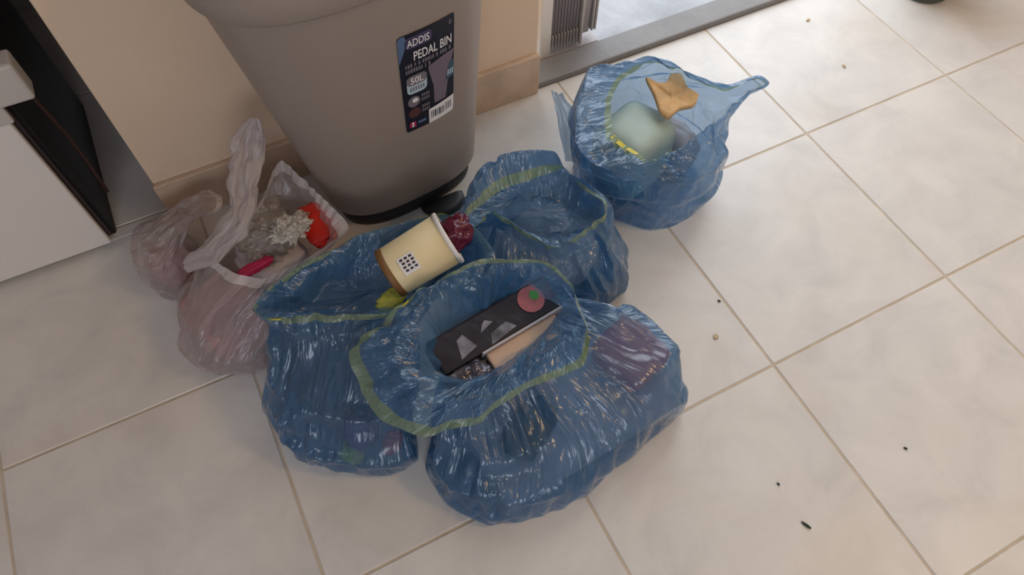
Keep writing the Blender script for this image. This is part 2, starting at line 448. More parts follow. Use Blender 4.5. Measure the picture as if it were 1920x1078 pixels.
lab = lab_poly('label', [(0.5, 0), (4.0, 0), (8.6, 0.3), (9.0, 0.8), (9.0, 21.2), (8.7, 21.5), (0.4, 21.5), (0, 21.2), (0, 16.0), (0.3, 0.4)], LIFT, M['navy'], pb)
tag(lab, 'black printed paper label with white lettering')
e2 = LIFT + 0.0005; e3 = LIFT + 0.001; e4 = LIFT + 0.0015
lab_poly('blue_corner', [(0.02, 16.2), (0.9, 18.6), (1.3, 20.6), (1.0, 21.45), (0.4, 21.45), (0.02, 21.1)], e2, M['lab_blue'], lab)
lab_poly('brand_banner', rrect(1.0, 18.6, 5.3, 20.9, 0.8), e2, M['lab_purple'], lab)
text_mesh('ADDIS', 1.35, 19.0, 3.5, 1.4, e3, M['lab_white'], lab)
text_mesh('PEDAL BIN', 2.3, 16.1, 6.2, 1.75, e2, M['lab_white'], lab)
text_mesh('a', 8.0, 19.8, 0.5, 0.9, e2, M['lab_grey'], lab)
rr = random.Random(3)
for row, (xa, xb, yy, hh) in enumerate(((0.9, 8.3, 14.9, 0.85), (0.9, 5.0, 13.8, 0.85))):
    x = xa
    while x < xb:
        ww = rr.uniform(0.16, 0.34)
        lab_poly('small_print', [(x, yy), (x + ww, yy), (x + ww, yy + hh * rr.uniform(0.75, 1)), (x, yy + hh)], e2, M['lab_grey'], lab)
        x += ww + rr.choice((0.12, 0.12, 0.14, 0.4))
lab_poly('capacity_panel', rrect(0.9, 9.1, 4.2, 13.1, 0.8), e2, M['lab_pale'], lab)
lab_poly('capacity_band', rrect(0.9, 11.0, 4.2, 13.1, 0.8), e3, M['lab_grey'], lab)
text_mesh('50L', 1.5, 11.4, 2.1, 1.35, e4, M['lab_white'], lab)
for q in range(6):
    lab_poly('small_print', [(1.4 + 0.42 * q, 9.7), (1.62 + 0.42 * q, 9.7), (1.62 + 0.42 * q, 10.6), (1.4 + 0.42 * q, 10.6)], e3, M['lab_grey'], lab)
lab_poly('bin_picture', [(5.4, 4.6), (7.4, 4.6), (8.0, 9.5), (8.95, 14.6), (7.0, 14.4), (4.5, 13.6), (4.6, 12.4), (5.3, 9.0)], e2, M['lab_mauve'], lab)
lab_poly('teal_panel', [(7.4, 8.6), (8.95, 9.0), (8.95, 12.6), (8.2, 12.3)], e3, M['lab_teal'], lab)
for q in range(3):
    lab_poly('small_print', [(7.7 + 0.4 * q, 9.6), (7.95 + 0.4 * q, 9.6), (8.05 + 0.4 * q, 10.8), (7.8 + 0.4 * q, 10.8)], e4, M['lab_pale'], lab)
def circ(cx, cy, rx, ry, n=20): return [(cx + rx * math.cos(2 * math.pi * k / n), cy + ry * math.sin(2 * math.pi * k / n)) for k in range(n)]
lab_poly('round_icon', circ(1.9, 7.2, 1.05, 1.25), e2, M['lab_grey'], lab)
lab_poly('icon_mark', circ(2.1, 7.5, 0.5, 0.5), e3, M['lab_white'], lab)
lab_poly('round_icon', circ(1.9, 4.5, 1.05, 1.2), e2, M['lab_brown'], lab)
for yy in (7.6, 6.6, 4.9, 3.9):
    for q in range(4):
        lab_poly('small_print', [(3.2 + 0.36 * q, yy), (3.44 + 0.36 * q, yy), (3.44 + 0.36 * q, yy + 0.7), (3.2 + 0.36 * q, yy + 0.7)], e2, M['lab_grey'], lab)
lab_poly('flag_mark', [(0.9, 1.0), (2.0, 1.0), (2.0, 2.3), (0.9, 2.3)], e2, M['magenta'], lab)
lab_poly('flag_mark', [(1.3, 1.0), (1.6, 1.0), (1.6, 2.3), (1.3, 2.3)], e3, M['lab_white'], lab)
lab_poly('small_print', [(2.4, 1.3), (3.8, 1.3), (3.8, 2.0), (2.4, 2.0)], e2, M['lab_blue'], lab)
bc = lab_poly('barcode_sticker', [(4.3, 0.1), (8.6, 0.4), (8.9, 0.9), (8.95, 4.4), (4.3, 3.7)], e3, M['lab_white'], lab)
for q in range(9):
    x = 4.7 + 0.27 * q + 0.05 * (q % 3)
    lab_poly('barcode_bar', [(x, 1.3), (x + 0.13, 1.3), (x + 0.13, 3.0), (x, 3.0)], e4, M['ink'], lab)
for q in range(3):
    lab_poly('small_print', [(7.4 + 0.4 * q, 1.6), (7.6 + 0.4 * q, 1.6), (7.6 + 0.4 * q, 3.4), (7.4 + 0.4 * q, 3.4)], e4, M['lab_grey'], lab)

# ------------------------------------------------------------------ crumpled film bags
def crs(P, ts, closed, sharp=0.0):
    """Catmull-Rom samples of control points P (n,d) at parameters ts in [0,n) or [0,n-1]"""
    n = len(P); i = np.floor(ts).astype(int); f = (ts - i)[:, None]
    if closed: a, b, c, d = P[(i - 1) % n], P[i % n], P[(i + 1) % n], P[(i + 2) % n]
    else:
        i = np.minimum(i, n - 2); f = (ts - i)[:, None]
        b, c = P[i], P[i + 1]
        a = np.where((i == 0)[:, None], 2 * b - c, P[np.maximum(i - 1, 0)])
        d = np.where((i >= n - 2)[:, None], 2 * c - b, P[np.minimum(i + 2, n - 1)])
    sm_ = 0.5 * (2 * b + (c - a) * f + (2 * a - 5 * b + 4 * c - d) * f ** 2 + (3 * b - a - 3 * c + d) * f ** 3)
    return sm_ * (1 - sharp) + (b * (1 - f) + c * f) * sharp

def ring_resample(pts, nu):
    P = np.array(pts, float); n = len(P)
    ts = np.linspace(0, n, n * 24, endpoint=False)
    D = crs(P, ts, True, 0.6)
    L = np.r_[0, np.cumsum(np.linalg.norm(np.diff(np.vstack([D, D[:1]]), axis=0), axis=1))]
    s = np.linspace(0, L[-1], nu, endpoint=False)
    D2 = np.vstack([D, D[:1]])
    return np.column_stack([np.interp(s, L, D2[:, k]) for k in range(3)])

def lownoise(nv, nu, rng, ku, kv):
    """smooth random map in 0..1, periodic along the ring"""
    m_ = rng.random((kv + 1, ku))
    a = np.stack([np.interp(np.linspace(0, kv, nv), np.arange(kv + 1), m_[:, j]) for j in range(ku)], axis=1)
    return np.stack([np.interp(np.linspace(0, ku, nu, endpoint=False), np.arange(ku + 1), np.r_[a[i], a[i, 0]]) for i in range(nv)], axis=0)

def push_out(X, solids):
    for (c, h, rz) in solids:
        ca, sa = math.cos(rz), math.sin(rz)
        D = X - np.array(c); L = np.stack([D[..., 0] * ca + D[..., 1] * sa, -D[..., 0] * sa + D[..., 1] * ca, D[..., 2]], axis=-1)
        h = np.array(h); pen = h - np.abs(L); ins = np.all(pen > 0, axis=-1) & (L[..., 2] > -h[2] + .012)
        if not ins.any(): continue
        k = np.argmin(np.where(np.arange(3) == 2, np.where(L[..., 2:3] > 0, pen, 9), pen), axis=-1)
        for ax_ in range(3):
            q = ins & (k == ax_)
            L[..., ax_] = np.where(q, np.sign(L[..., ax_]) * h[ax_], L[..., ax_])
        G_ = np.stack([L[..., 0] * ca - L[..., 1] * sa, L[..., 0] * sa + L[..., 1] * ca, L[..., 2]], axis=-1) + np.array(c)
        X = np.where(ins[..., None], G_, X)
    return X

def relax(P, it, fu, fv, amp, rng, k_pull, lap, noise_amp, sm, solids=()):
    nv, nu = P.shape[:2]
    mp_ = np.clip(lownoise(nv, nu, rng, 9, 4) * 2.4 - 0.75, 0, 1.5)
    fu = 1 + (fu - 1) * mp_; fv = 1 + (fv - 1) * np.clip(lownoise(nv, nu, rng, 9, 4) * 2.4 - 0.4, 0, 2)
    Lu = np.linalg.norm(np.roll(P, -1, 1) - P, axis=2) * fu
    Lv = np.linalg.norm(P[1:] - P[:-1], axis=2) * fv[1:]
    Q = np.roll(P, -1, 1)
    Ld1 = np.linalg.norm(Q[1:] - P[:-1], axis=2) * ((fu + fv) / 2)[1:]
    Ld2 = np.linalg.norm(P[1:] - Q[:-1], axis=2) * ((fu + fv) / 2)[1:]
    tu = np.roll(P, -1, 1) - np.roll(P, 1, 1); tv = np.gradient(P, axis=0)
    N = np.cross(tu, tv); N /= np.linalg.norm(N, axis=2, keepdims=True) + 1e-9
    nz = rng.standard_normal((nv, nu))
    for _ in range(sm):
        nz = (nz + np.roll(nz, 1, 1) + np.roll(nz, -1, 1)) / 3
        for _q in range(2): nz[1:-1] = (nz[1:-1] * 2 + nz[2:] + nz[:-2]) / 4
    nz /= nz.std() + 1e-9
    X = P + N * (nz * noise_amp)[..., None]
    A = amp[..., None]
    def edge(a, b, L):
        d = b - a; l = np.linalg.norm(d, axis=2, keepdims=True) + 1e-9
        return d * ((l - L[..., None]) / l) * 0.5
    for _ in range(it):
        acc = np.zeros_like(X)
        c = edge(X, np.roll(X, -1, 1), Lu); acc += c; acc -= np.roll(c, 1, 1)
        c = edge(X[:-1], X[1:], Lv); acc[:-1] += c; acc[1:] -= c
        Q = np.roll(X, -1, 1)
        c = edge(X[:-1], Q[1:], Ld1) * 0.5; acc[:-1] += c; acc[1:] -= np.roll(c, 1, 1)
        c = edge(Q[:-1], X[1:], Ld2) * 0.5; acc[:-1] += np.roll(c, 1, 1); acc[1:] -= c
        X = X + acc * 0.28
        if lap > 0:
            lp = (np.roll(X, 1, 1) + np.roll(X, -1, 1)) / 2 - X
            X = X + lp * lap
            lv = np.zeros_like(X); lv[1:-1] = (X[2:] + X[:-2]) / 2 - X[1:-1]
            X = X + lv * lap
        X = X + (P - X) * k_pull
        D = X - P; l = np.linalg.norm(D, axis=2, keepdims=True) + 1e-9
        X = P + D * np.minimum(1, A / l)
        if solids: X = push_out(X, solids)
        X[..., 2] = np.maximum(X[..., 2], 0.0015)
    return X

def make_film(rings, segs, seed, nu=72, up=3, fu=1.24, fv=1.11, amp=0.018, fine=0.005, amps=None, solids=()):
    """loft of closed rings, then buckled like a film that is a little too long for its shape"""
    rng = np.random.default_rng(seed)
    R_ = np.array([ring_resample(r, nu) for r in rings])
    ts = np.concatenate([np.linspace(k, k + 1, segs[k], endpoint=False) for k in range(len(segs))] + [[len(segs)]])
    P = np.stack([crs(R_[:, j], ts, False, 0.55) for j in range(nu)], axis=1)
    rows = np.interp(ts, np.arange(len(rings)), amps if amps else [1.0] * len(rings))
    A = np.repeat(rows[:, None], nu, 1) * amp
    X = relax(P, 170, fu, fv, A, rng, 0.002, 0.006, 0.005, 1, solids)
    # refine
    nv = X.shape[0]
    tv = np.linspace(0, nv - 1, (nv - 1) * up + 1); tu = np.linspace(0, nu, nu * up, endpoint=False)
    Y = np.stack([crs(X[:, j], tv, False) for j in range(nu)], axis=1)
    Y = np.stack([crs(Y[i], tu, True) for i in range(Y.shape[0])], axis=0)
    A2 = np.repeat(np.interp(tv, np.arange(nv), rows)[:, None], nu * up, 1) * fine
    Z = relax(Y, 70, 1.06, 1.03, A2, rng, 0.004, 0.02, 0.0009, 2, solids)
    Z[..., 2] = np.maximum(Z[..., 2], 0.0015)
    cum = np.r_[0, np.cumsum(segs)] * up
    return Z, cum

def grid_mesh(name, Z, parts, cap=False):
    """faces for row ranges [(r0, r1), ...] of the closed grid Z"""
    nv, nu = Z.shape[:2]
    used = sorted(set(r for a, b in parts for r in range(a, b + 1)))
    idx = {r: k for k, r in enumerate(used)}
    vs = Z[used].reshape(-1, 3)
    fs = []
    for a, b in parts:
        for r in range(a, b):
            p, q = idx[r] * nu, idx[r + 1] * nu
            for j in range(nu):
                j2 = (j + 1) % nu
                fs.append((p + j, p + j2, q + j2, q + j))
    uvs = []
    for a, b in parts:
        for r in range(a, b):
            for j in range(nu):
                x0, x1, y0, y1 = j / nu, (j + 1) / nu, r / nv, (r + 1) / nv
                uvs += [x0, y0, x1, y0, x1, y1, x0, y1]
    if cap:
        fs.append(tuple(range(nu - 1, -1, -1))); uvs += [0.0] * (2 * nu)
    me = mesh(name, vs, fs)
    me.uv_layers.new(name='UVMap').data.foreach_set('uv', uvs)
    return me

def ring_scale(r, s, z):
    c = np.mean(np.array(r, float), axis=0)
    return [(c[0] + (p[0] - c[0]) * s, c[1] + (p[1] - c[1]) * s, z) for p in r]
def R2(pts, z): return [(x, y, z) for x, y in pts]
def RP(*pts): return [tuple(at(*p)) for p in pts]
def RO(base, z, g):      # base ring grown by g metres
    c = np.mean(np.array([p[:2] for p in base], float), axis=0)
    out = []
    for p in base:
        d = np.array(p[:2], float) - c; l = np.linalg.norm(d)
        q = c + d * (l + g) / l; out.append((q[0], q[1], z))
    return out

def cap_end(Z):
    c = Z[-1].mean(axis=0)
    return np.concatenate([Z, (Z[-1:] * .5 + c * .5), (Z[-1:] * .02 + c * .98)], axis=0)

def build_bag(name, label, rings, segs, hem_ring, hem_rows, mat, hem_mat, seed, tapes=(), flaps=(), **kw):
    Z, cum = make_film(rings, segs, seed, **kw)
    if len(rings) - 1 > hem_ring: Z = cap_end(Z)
    c = Z[0].mean(axis=0)
    root = empty(name, (c[0], c[1], 0), label, 'bag')
    h = cum[hem_ring]; nv, nu = Z.shape[:2]
    h0 = max(0, h - hem_rows)
    parts = [(0, h0)] + ([(h, nv - 1)] if h < nv - 1 else [])
    link('film', grid_mesh('film', Z, parts, True), mat, root, True)
    link('hem', grid_mesh('hem', Z, [(h0, h)]), hem_mat, root, True)
    # drawstring tape showing through the hem
    tu = np.roll(Z, -1, 1) - np.roll(Z, 1, 1); tv = np.gradient(Z, axis=0)
    N = np.cross(tu, tv); N /= np.linalg.norm(N, axis=2, keepdims=True) + 1e-9
    for (a, b, side) in tapes:
        j0, j1 = int(a * nu), int(b * nu)
        ra, rb = h - max(1, int(hem_rows * 0.72)), h - max(0, int(hem_rows * 0.25))
        js = [j % nu for j in range(j0, j1 + 1)]
        vs = []; fs = []
        rws = range(ra, rb + 1); m_ = len(rws)
        for j in js:
            for r in rws: vs.append(np.mean([Z[r, (j + q) % nu] + N[r, (j + q) % nu] * side * 0.0022 for q in range(-3, 4)], axis=0))
        for k in range(len(js) - 1):
            for q in range(m_ - 1): fs.append((k * m_ + q, (k + 1) * m_ + q, (k + 1) * m_ + q + 1, k * m_ + q + 1))
        link('drawstring', mesh('drawstring', vs, fs), M['yellow'], root, True)
    return root, Z, cum

def sheet(name, rowsL, mat, parent, seed, nu=30, nv=30, amp=0.008, noise_amp=0.003):
    """open crumpled film sheet lofted through rows of points"""
    rng = np.random.default_rng(seed)
    R_ = np.array([crs(np.array(r, float), np.linspace(0, len(r) - 1, nu), False) for r in rowsL])
    P = np.stack([crs(R_[:, j], np.linspace(0, len(rowsL) - 1, nv), False) for j in range(nu)], axis=1)
    nz = rng.standard_normal((nv, nu))
    for _ in range(5):
        nz[:, 1:-1] = (nz[:, 1:-1] * 2 + nz[:, 2:] + nz[:, :-2]) / 4
        nz[1:-1] = (nz[1:-1] * 2 + nz[2:] + nz[:-2]) / 4
    nz /= nz.std() + 1e-9
    tu = np.gradient(P, axis=1); tv = np.gradient(P, axis=0)
    N = np.cross(tu, tv); N /= np.linalg.norm(N, axis=2, keepdims=True) + 1e-9
    P = P + N * np.clip(nz * noise_amp, -amp, amp)[..., None]
    vs = P.reshape(-1, 3)
    fs = [(i * nu + j, i * nu + j + 1, (i + 1) * nu + j + 1, (i + 1) * nu + j) for i in range(nv - 1) for j in range(nu - 1)]
    me = mesh(name, vs, fs)
    me.uv_layers.new(name='UVMap').data.foreach_set('uv', [c for f in fs for q in f for c in ((q % nu) / nu * .2, (q // nu) / nv * .5)])
    return link(name, me, mat, parent, True)

GB = 'blue rubbish bags on the floor'
# -- front blue bag, slumped round a carton
b0 = R2([(.606, .50), (.612, .436), (.663, .376), (.76, .352), (.88, .372), (.985, .398), (1.022, .44), (1.022, .52), (.97, .575), (.86, .595), (.74, .585), (.65, .555)], .0025)
neck = RP((826, 690, .165), (850, 714, .165), (890, 720, .165), (937, 696, .165), (992, 652, .165), (1042, 606, .165), (1062, 580, .168), (1030, 558, .17), (985, 545, .17), (930, 570, .17), (880, 596, .17), (838, 624, .168))
FB, ZF, cF = build_bag('rubbish_bag', 'blue translucent rubbish bag nearest the viewer, open on a black box', [
    ring_scale(b0, .4, .002), b0, RO(b0, .04, .001),
    [(.610, .50, .07), (.617, .445, .068), (.668, .386, .068), (.76, .363, .072), (.88, .383, .078), (.982, .412, .09), (1.012, .452, .105), (1.008, .53, .115), (.955, .574, .12), (.86, .592, .12), (.75, .582, .11), (.652, .555, .09)],
    [(.630, .52, .105), (.642, .482, .10), (.69, .438, .10), (.77, .425, .105), (.86, .435, .115), (.94, .45, .128), (.972, .478, .142), (.965, .54, .148), (.925, .582, .15), (.85, .60, .15), (.755, .595, .14), (.665, .57, .12)],
    neck,
    RP((738, 650, .218), (757, 715, .216), (800, 748, .214), (870, 750, .210), (962, 700, .206), (1060, 645, .208), (1086, 585, .22), (1050, 530, .235), (1000, 510, .24), (900, 522, .235), (820, 540, .23), (772, 590, .225)),
    RP((668, 655, .205), (682, 735, .195), (725, 788, .185), (800, 814, .18), (880, 800, .185), (985, 728, .20), (1094, 684, .215), (1102, 605, .235), (1064, 522, .25), (1030, 490, .26), (900, 485, .25), (765, 558, .225))],
    [3, 3, 3, 3, 6, 6, 6], 7, 5, M['blue'], M['blue_hem'], 11, tapes=[(.46, .50, 1), (.89, .92, 1)], amps=[.2, .3, .4, .4, 1.2, .8, 1.2, .5],
    solids=[((.835, .472, .038), (.172, .088, .040), math.radians(4)), ((.955, .50, .06), (.050, .058, .070), .25), ((.755, .462, .085), (.058, .038, .024), 0)])

# -- left blue bag
b0 = R2([(.415, .68), (.425, .617), (.475, .565), (.547, .517), (.590, .522), (.597, .57), (.632, .64), (.665, .70), (.655, .765), (.59, .795), (.52, .785), (.45, .745)], .0025)
LB, ZL, cL = build_bag('rubbish_bag', 'blue rubbish bag holding a cream paper tub, beside the white bag', [
    ring_scale(b0, .4, .002), b0, RO(b0, .06, .004),
    R2([(.440, .70), (.445, .645), (.495, .60), (.55, .57), (.59, .575), (.61, .60), (.65, .66), (.69, .72), (.69, .785), (.60, .81), (.53, .80), (.465, .76)], .118),
    R2([(.468, .748), (.49, .71), (.53, .685), (.57, .672), (.61, .668), (.645, .675), (.69, .69), (.75, .73), (.77, .785), (.70, .82), (.60, .825), (.51, .80)], .165),
    RP((482, 578, .20), (505, 594, .198), (560, 594, .197), (620, 592, .197), (680, 590, .197), (745, 590, .198), (820, 555, .20), (880, 520, .20), (922, 478, .20), (890, 432, .205), (830, 405, .21), (740, 424, .205), (668, 440, .205), (640, 462, .20), (560, 502, .20), (498, 553, .202)),
    R2([(.52, .765), (.55, .745), (.61, .72), (.68, .71), (.73, .74), (.74, .775), (.66, .79), (.57, .79)], .155),
    R2([(.57, .76), (.60, .755), (.64, .745), (.68, .745), (.70, .755), (.69, .765), (.65, .77), (.60, .77)], .14)],
    [3, 4, 5, 5, 5, 5, 4], 5, 4, M['blue'], M['blue_hem'], 5, tapes=[(.0, .055, 1), (.60, .66, 1)], amps=[.2, .4, .7, 1, 1, .35, 1, .6])

# -- middle blue bag, mouth gathered together
b0 = R2([(.79, .77), (.82, .69), (.89, .645), (.97, .625), (1.035, .64), (1.07, .69), (1.065, .76), (1.02, .83), (.95, .875), (.88, .885), (.82, .86)], .0025)
MB, ZM, cM = build_bag('rubbish_bag', 'blue rubbish bag with gathered folded mouth, between the bin and the nearest bag', [
    ring_scale(b0, .4, .002), b0, RO(b0, .06, .003),
    R2([(.79, .775), (.82, .70), (.89, .66), (.96, .64), (1.01, .65), (1.04, .69), (1.04, .75), (1.02, .83), (.95, .875), (.875, .875), (.82, .84)], .125),
    RP((866, 424, .178), (922, 422, .168), (984, 458, .15), (1032, 484, .14), (1060, 481, .14), (1102, 460, .15), (1142, 428, .165), (1146, 388, .175), (1100, 342, .2), (1060, 322, .205), (1042, 286, .21), (990, 284, .21), (940, 291, .21), (905, 312, .205), (878, 360, .195)),
    RP((885, 428, .19), (927, 400, .197), (985, 434, .183), (1032, 459, .172), (1056, 457, .172), (1096, 432, .182), (1130, 405, .19), (1130, 382, .19), (1095, 352, .185), (1056, 318, .178), (1010, 332, .175), (950, 352, .175), (915, 376, .175), (880, 405, .178)),
    R2([(.855, .785), (.885, .755), (.93, .72), (.97, .705), (.99, .73), (.985, .765), (.95, .80), (.90, .815)], .150),
    R2([(.885, .775), (.91, .755), (.94, .735), (.965, .73), (.972, .75), (.955, .77), (.92, .785)], .172)],
    [3, 4, 5, 5, 4, 5, 6], 5, 4, M['blue'], M['blue_hem'], 21, tapes=[(.40, .43, 1), (.02, .05, 1)], fu=1.26, amp=.017, amps=[.2, .4, .8, 1, .8, .4, 1.3, 1.5])

# -- right blue bag near the doorway
b0 = R2([(1.085, .86), (1.105, .805), (1.155, .745), (1.20, .725), (1.256, .726), (1.30, .76), (1.33, .82), (1.32, .90), (1.26, .96), (1.18, .97), (1.11, .93)], .0025)
RB, ZR, cR = build_bag('rubbish_bag', 'blue rubbish bag nearest the doorway, with a toasted bread piece on top', [
    ring_scale(b0, .4, .002), b0,
    R2([(1.072, .86), (1.09, .80), (1.145, .732), (1.20, .708), (1.27, .712), (1.322, .752), (1.345, .83), (1.33, .92), (1.26, .97), (1.17, .98), (1.10, .93)], .07),
    R2([(1.058, .865), (1.072, .81), (1.12, .745), (1.19, .712), (1.25, .712), (1.30, .745), (1.335, .82), (1.33, .90), (1.27, .96), (1.18, .985), (1.10, .95)], .15),
    RP((1078, 200, .225), (1083, 275, .215), (1125, 312, .20), (1225, 308, .19), (1305, 262, .20), (1400, 180, .215), (1440, 158, .222), (1421, 141, .228), (1360, 162, .222), (1300, 140, .22), (1248, 113, .222), (1206, 108, .232), (1190, 118, .225), (1110, 130, .23)),
    RP((1146, 190, .212), (1149, 258, .202), (1185, 285, .196), (1225, 303, .193), (1303, 256, .20), (1402, 173, .218), (1436, 160, .224), (1416, 149, .228), (1360, 170, .222), (1300, 147, .22), (1250, 121, .22), (1206, 122, .222), (1192, 130, .218), (1162, 155, .215))],
    [3, 4, 6, 6, 6], 5, 3, M['blue'], M['blue_hem'], 33, tapes=[(.10, .17, 1)], fu=1.16, amps=[.2, .4, .8, 1, .7, .3])
sheet('tie_flap', [RP((1033, 170, .155), (1040, 172, .15), (1050, 180, .15)), RP((1042, 205, .155), (1058, 205, .165), (1078, 212, .165)), RP((1052, 250, .15), (1070, 252, .165), (1090, 258, .165)), RP((1062, 300, .10), (1080, 305, .125), (1100, 310, .13))], M['blue'], RB, 4, noise_amp=.0014)

# -- white translucent carrier bag
b0 = R2([(.325, .90), (.322, .85), (.348, .808), (.40, .782), (.45, .785), (.485, .82), (.51, .88), (.51, .95), (.47, 1.0), (.40, 1.0), (.35, .96)], .0025)
WB, ZW, cW = build_bag('carrier_bag', 'white translucent carrier bag with a red packet inside and its handle standing up', [
    ring_scale(b0, .4, .002), b0, RO(b0, .055, .008),
    R2([(.372, .91), (.378, .86), (.41, .825), (.455, .812), (.51, .82), (.555, .855), (.585, .92), (.565, .99), (.50, 1.01), (.42, .98)], .118),
    RP((402, 490, .165), (440, 514, .163), (490, 522, .163), (560, 494, .168), (648, 437, .175), (647, 416, .178), (590, 358, .188), (530, 303, .20), (510, 326, .197), (490, 385, .18), (440, 440, .168), (405, 470, .165))],
    [3, 4, 6, 6], 4, 4, M['white_film'], M['white_hem'], 8, fu=1.13, fine=.0014, amps=[.2, .4, .8, 1, .12])
hr = []
for (l, r, tck) in (((345, 486, .145), (354, 511, .135), .004), ((385, 448, .180), (412, 492, .165), .012), ((426, 388, .215), (464, 436, .20), .016), ((426, 312, .255), (492, 322, .245), .016), ((434, 260, .285), (498, 264, .275), .014), ((460, 224, .305), (489, 226, .305), .006)):
    L_, R__ = at(*l), at(*r); m_ = (L_ + R__) / 2; d = np.array([-0.1, -0.75, 0.65])
    q1 = L_ * .7 + R__ * .3; q2 = L_ * .3 + R__ * .7
    hr.append([L_, q1 + d * tck * 1.3, m_ + d * tck * .1, q2 + d * tck, R__, q2 - d * tck, m_ - d * tck * .6, q1 - d * tck])
Zh, _c = make_film(hr, [5, 5, 6, 5, 4], 3, nu=36, fu=1.04, amp=.005, fine=.002)
link('handle', grid_mesh('handle', Zh, [(0, Zh.shape[0] - 1)]), M['white_strap'], WB, True)

# -- small knotted white bag lying by the skirting
b0 = R2([(.284, 1.05), (.292, 1.005), (.315, .985), (.35, .985), (.38, 1.01), (.385, 1.06), (.36, 1.10), (.312, 1.10)], .0025)
SB, ZS, cS = build_bag('carrier_bag', 'small pinkish white bag lying left of the upright carrier bag', [
    ring_scale(b0, .4, .002), b0, RO(b0, .05, .002), RO(ring_scale(b0, .86, 0), .095, 0),
    [(p[0] + .035, p[1] + .01, .118) for p in ring_scale(b0, .55, 0)],
    [(p[0] + .075, p[1] + .03, .122) for p in ring_scale(b0, .42, 0)],
    [(p[0] + .10, p[1] + .035, .112) for p in ring_scale(b0, .45, 0)]],
    [3, 4, 4, 4, 4, 3], 6, 3, M['white_film'], M['white_hem'], 9, nu=48, fu=1.08, amp=.007)

# ------------------------------------------------------------------ contents
def packet(name, c, size, mat, seed, label, cat, rot=(0, 0, 0), pw=4.0, crump=0.12, parent=None, freq=2.5):
    """crumpled packet: rounded box with folded, dented faces"""
    bm = bmesh.new(); bmesh.ops.create_icosphere(bm, subdivisions=4, radius=1.0)
    off = Vector((seed * 3.7, seed * 1.9, seed * 5.1))
    for v in bm.verts:
        p = v.co
        n_ = (abs(p.x) ** pw + abs(p.y) ** pw + abs(p.z) ** pw) ** (1 / pw)
        q = p / n_
        d = 1 + crump * (mnoise.noise(q * freq + off) + 0.6 * abs(mnoise.noise(q * freq * 2.3 + off)) - 0.3)
        v.co = Vector((q.x * d * size[0] / 2, q.y * d * size[1] / 2, q.z * d * size[2] / 2))
    me = bm_mesh(name, bm)
    o = link(name, me, mat, parent, True)
    o.location = c; o.rotation_euler = rot
    if label: tag(o, label, cat)
    return o

# black box lying in the front bag
bk = empty('packaging_box', (0.772, 0.605, 0.12), 'black printed box lying in the mouth of the front blue bag', 'box')
mB = Matrix.Translation((0.772, 0.606, 0.152)) @ Matrix.Rotation(math.radians(7), 4, 'Z') @ Matrix.Rotation(math.radians(12), 4, 'X')
def in_frame(o, m_):
    o.data.transform(m_); return o
bx = link('carton', bm_mesh('carton', box_bm((-.108, -.027, -.03), (.105, .030, .022), .004)), M['box_black'], bk); in_frame(bx, mB)
def disc(name, c, rx, ry, z, mat, parent, m_, a0=0, a1=360, inner=0.0, n=28):
    vs = []; fs = []
    for k in range(n + 1):
        a = math.radians(a0 + (a1 - a0) * k / n)
        vs.append((c[0] + rx * math.cos(a), c[1] + ry * math.sin(a), z)); vs.append((c[0] + rx * inner * math.cos(a), c[1] + ry * inner * math.sin(a), z))
    for k in range(n): fs.append((2 * k, 2 * k + 2, 2 * k + 3, 2 * k + 1))
    o = link(name, mesh(name, vs, fs), mat, parent); return in_frame(o, m_)
M['pinkmark'] = plain('pink_print', lin(176, 100, 100), 0.4, var=0.25, scale=60)
disc('round_mark', (.064, .006), .021, .021, .0235, M['pinkmark'], bk, mB)
disc('leaf_mark', (.071, .009), .007, .008, .0245, M['green'], bk, mB)
M['silver'] = plain('silver_print', lin(120, 118, 126), 0.3, var=0.6, scale=50)
for (xa, xb, ya, yb) in ((-.025, .022, -.024, -.004), (-.03, -.005, .0, .014), (-.075, -.045, -.02, .012)):
    vs = [(xa, ya, .0232), (xb, ya + .006, .0232), (xb - .01, yb, .0232), (xa + .008, yb - .004, .0232)]
    in_frame(link('silver_print', mesh('silver_print', vs, [(0, 1, 2, 3)]), M['silver'], bk), mB)
bg = link('card_insert', bm_mesh('card_insert', box_bm((-.040, -.062, -.02), (.085, -.030, .018), .003)), M['beige'], bk); in_frame(bg, mB)
ef = link('silver_edge', bm_mesh('silver_edge', box_bm((-.045, -.0300, .0), (.10, -.0265, .026), .001)), M['grey_card'], bk); in_frame(ef, mB)
fo = packet('foil_end', (0, 0, 0), (.072, .040, .036), M['foil'], 41, None, None, (0, 0, 0), 4, .25, bk)
fo.data.transform(mB @ Matrix.Translation((-.078, -.045, .004)))

packet('carton', (.835, .472, .039), (.325, .16, .070), M['carton'], 2, 'grey carton showing through the bottom of the front blue bag', 'carton', (0, 0, math.radians(4)), 24, .015)
packet('crisp_packet', (.950, .495, .103), (.095, .10, .050), M['pinkpack'], 3, 'pink packet showing through the right side of the front blue bag', 'packet', (0, 0, .3), 5, .08)
packet('crumpled_wrapper', (.755, .462, .090), (.10, .064, .028), M['box_black'], 4, 'dark wrapper inside the front blue bag under its rim', 'wrapper', (0, 0, .5), 3, .2)

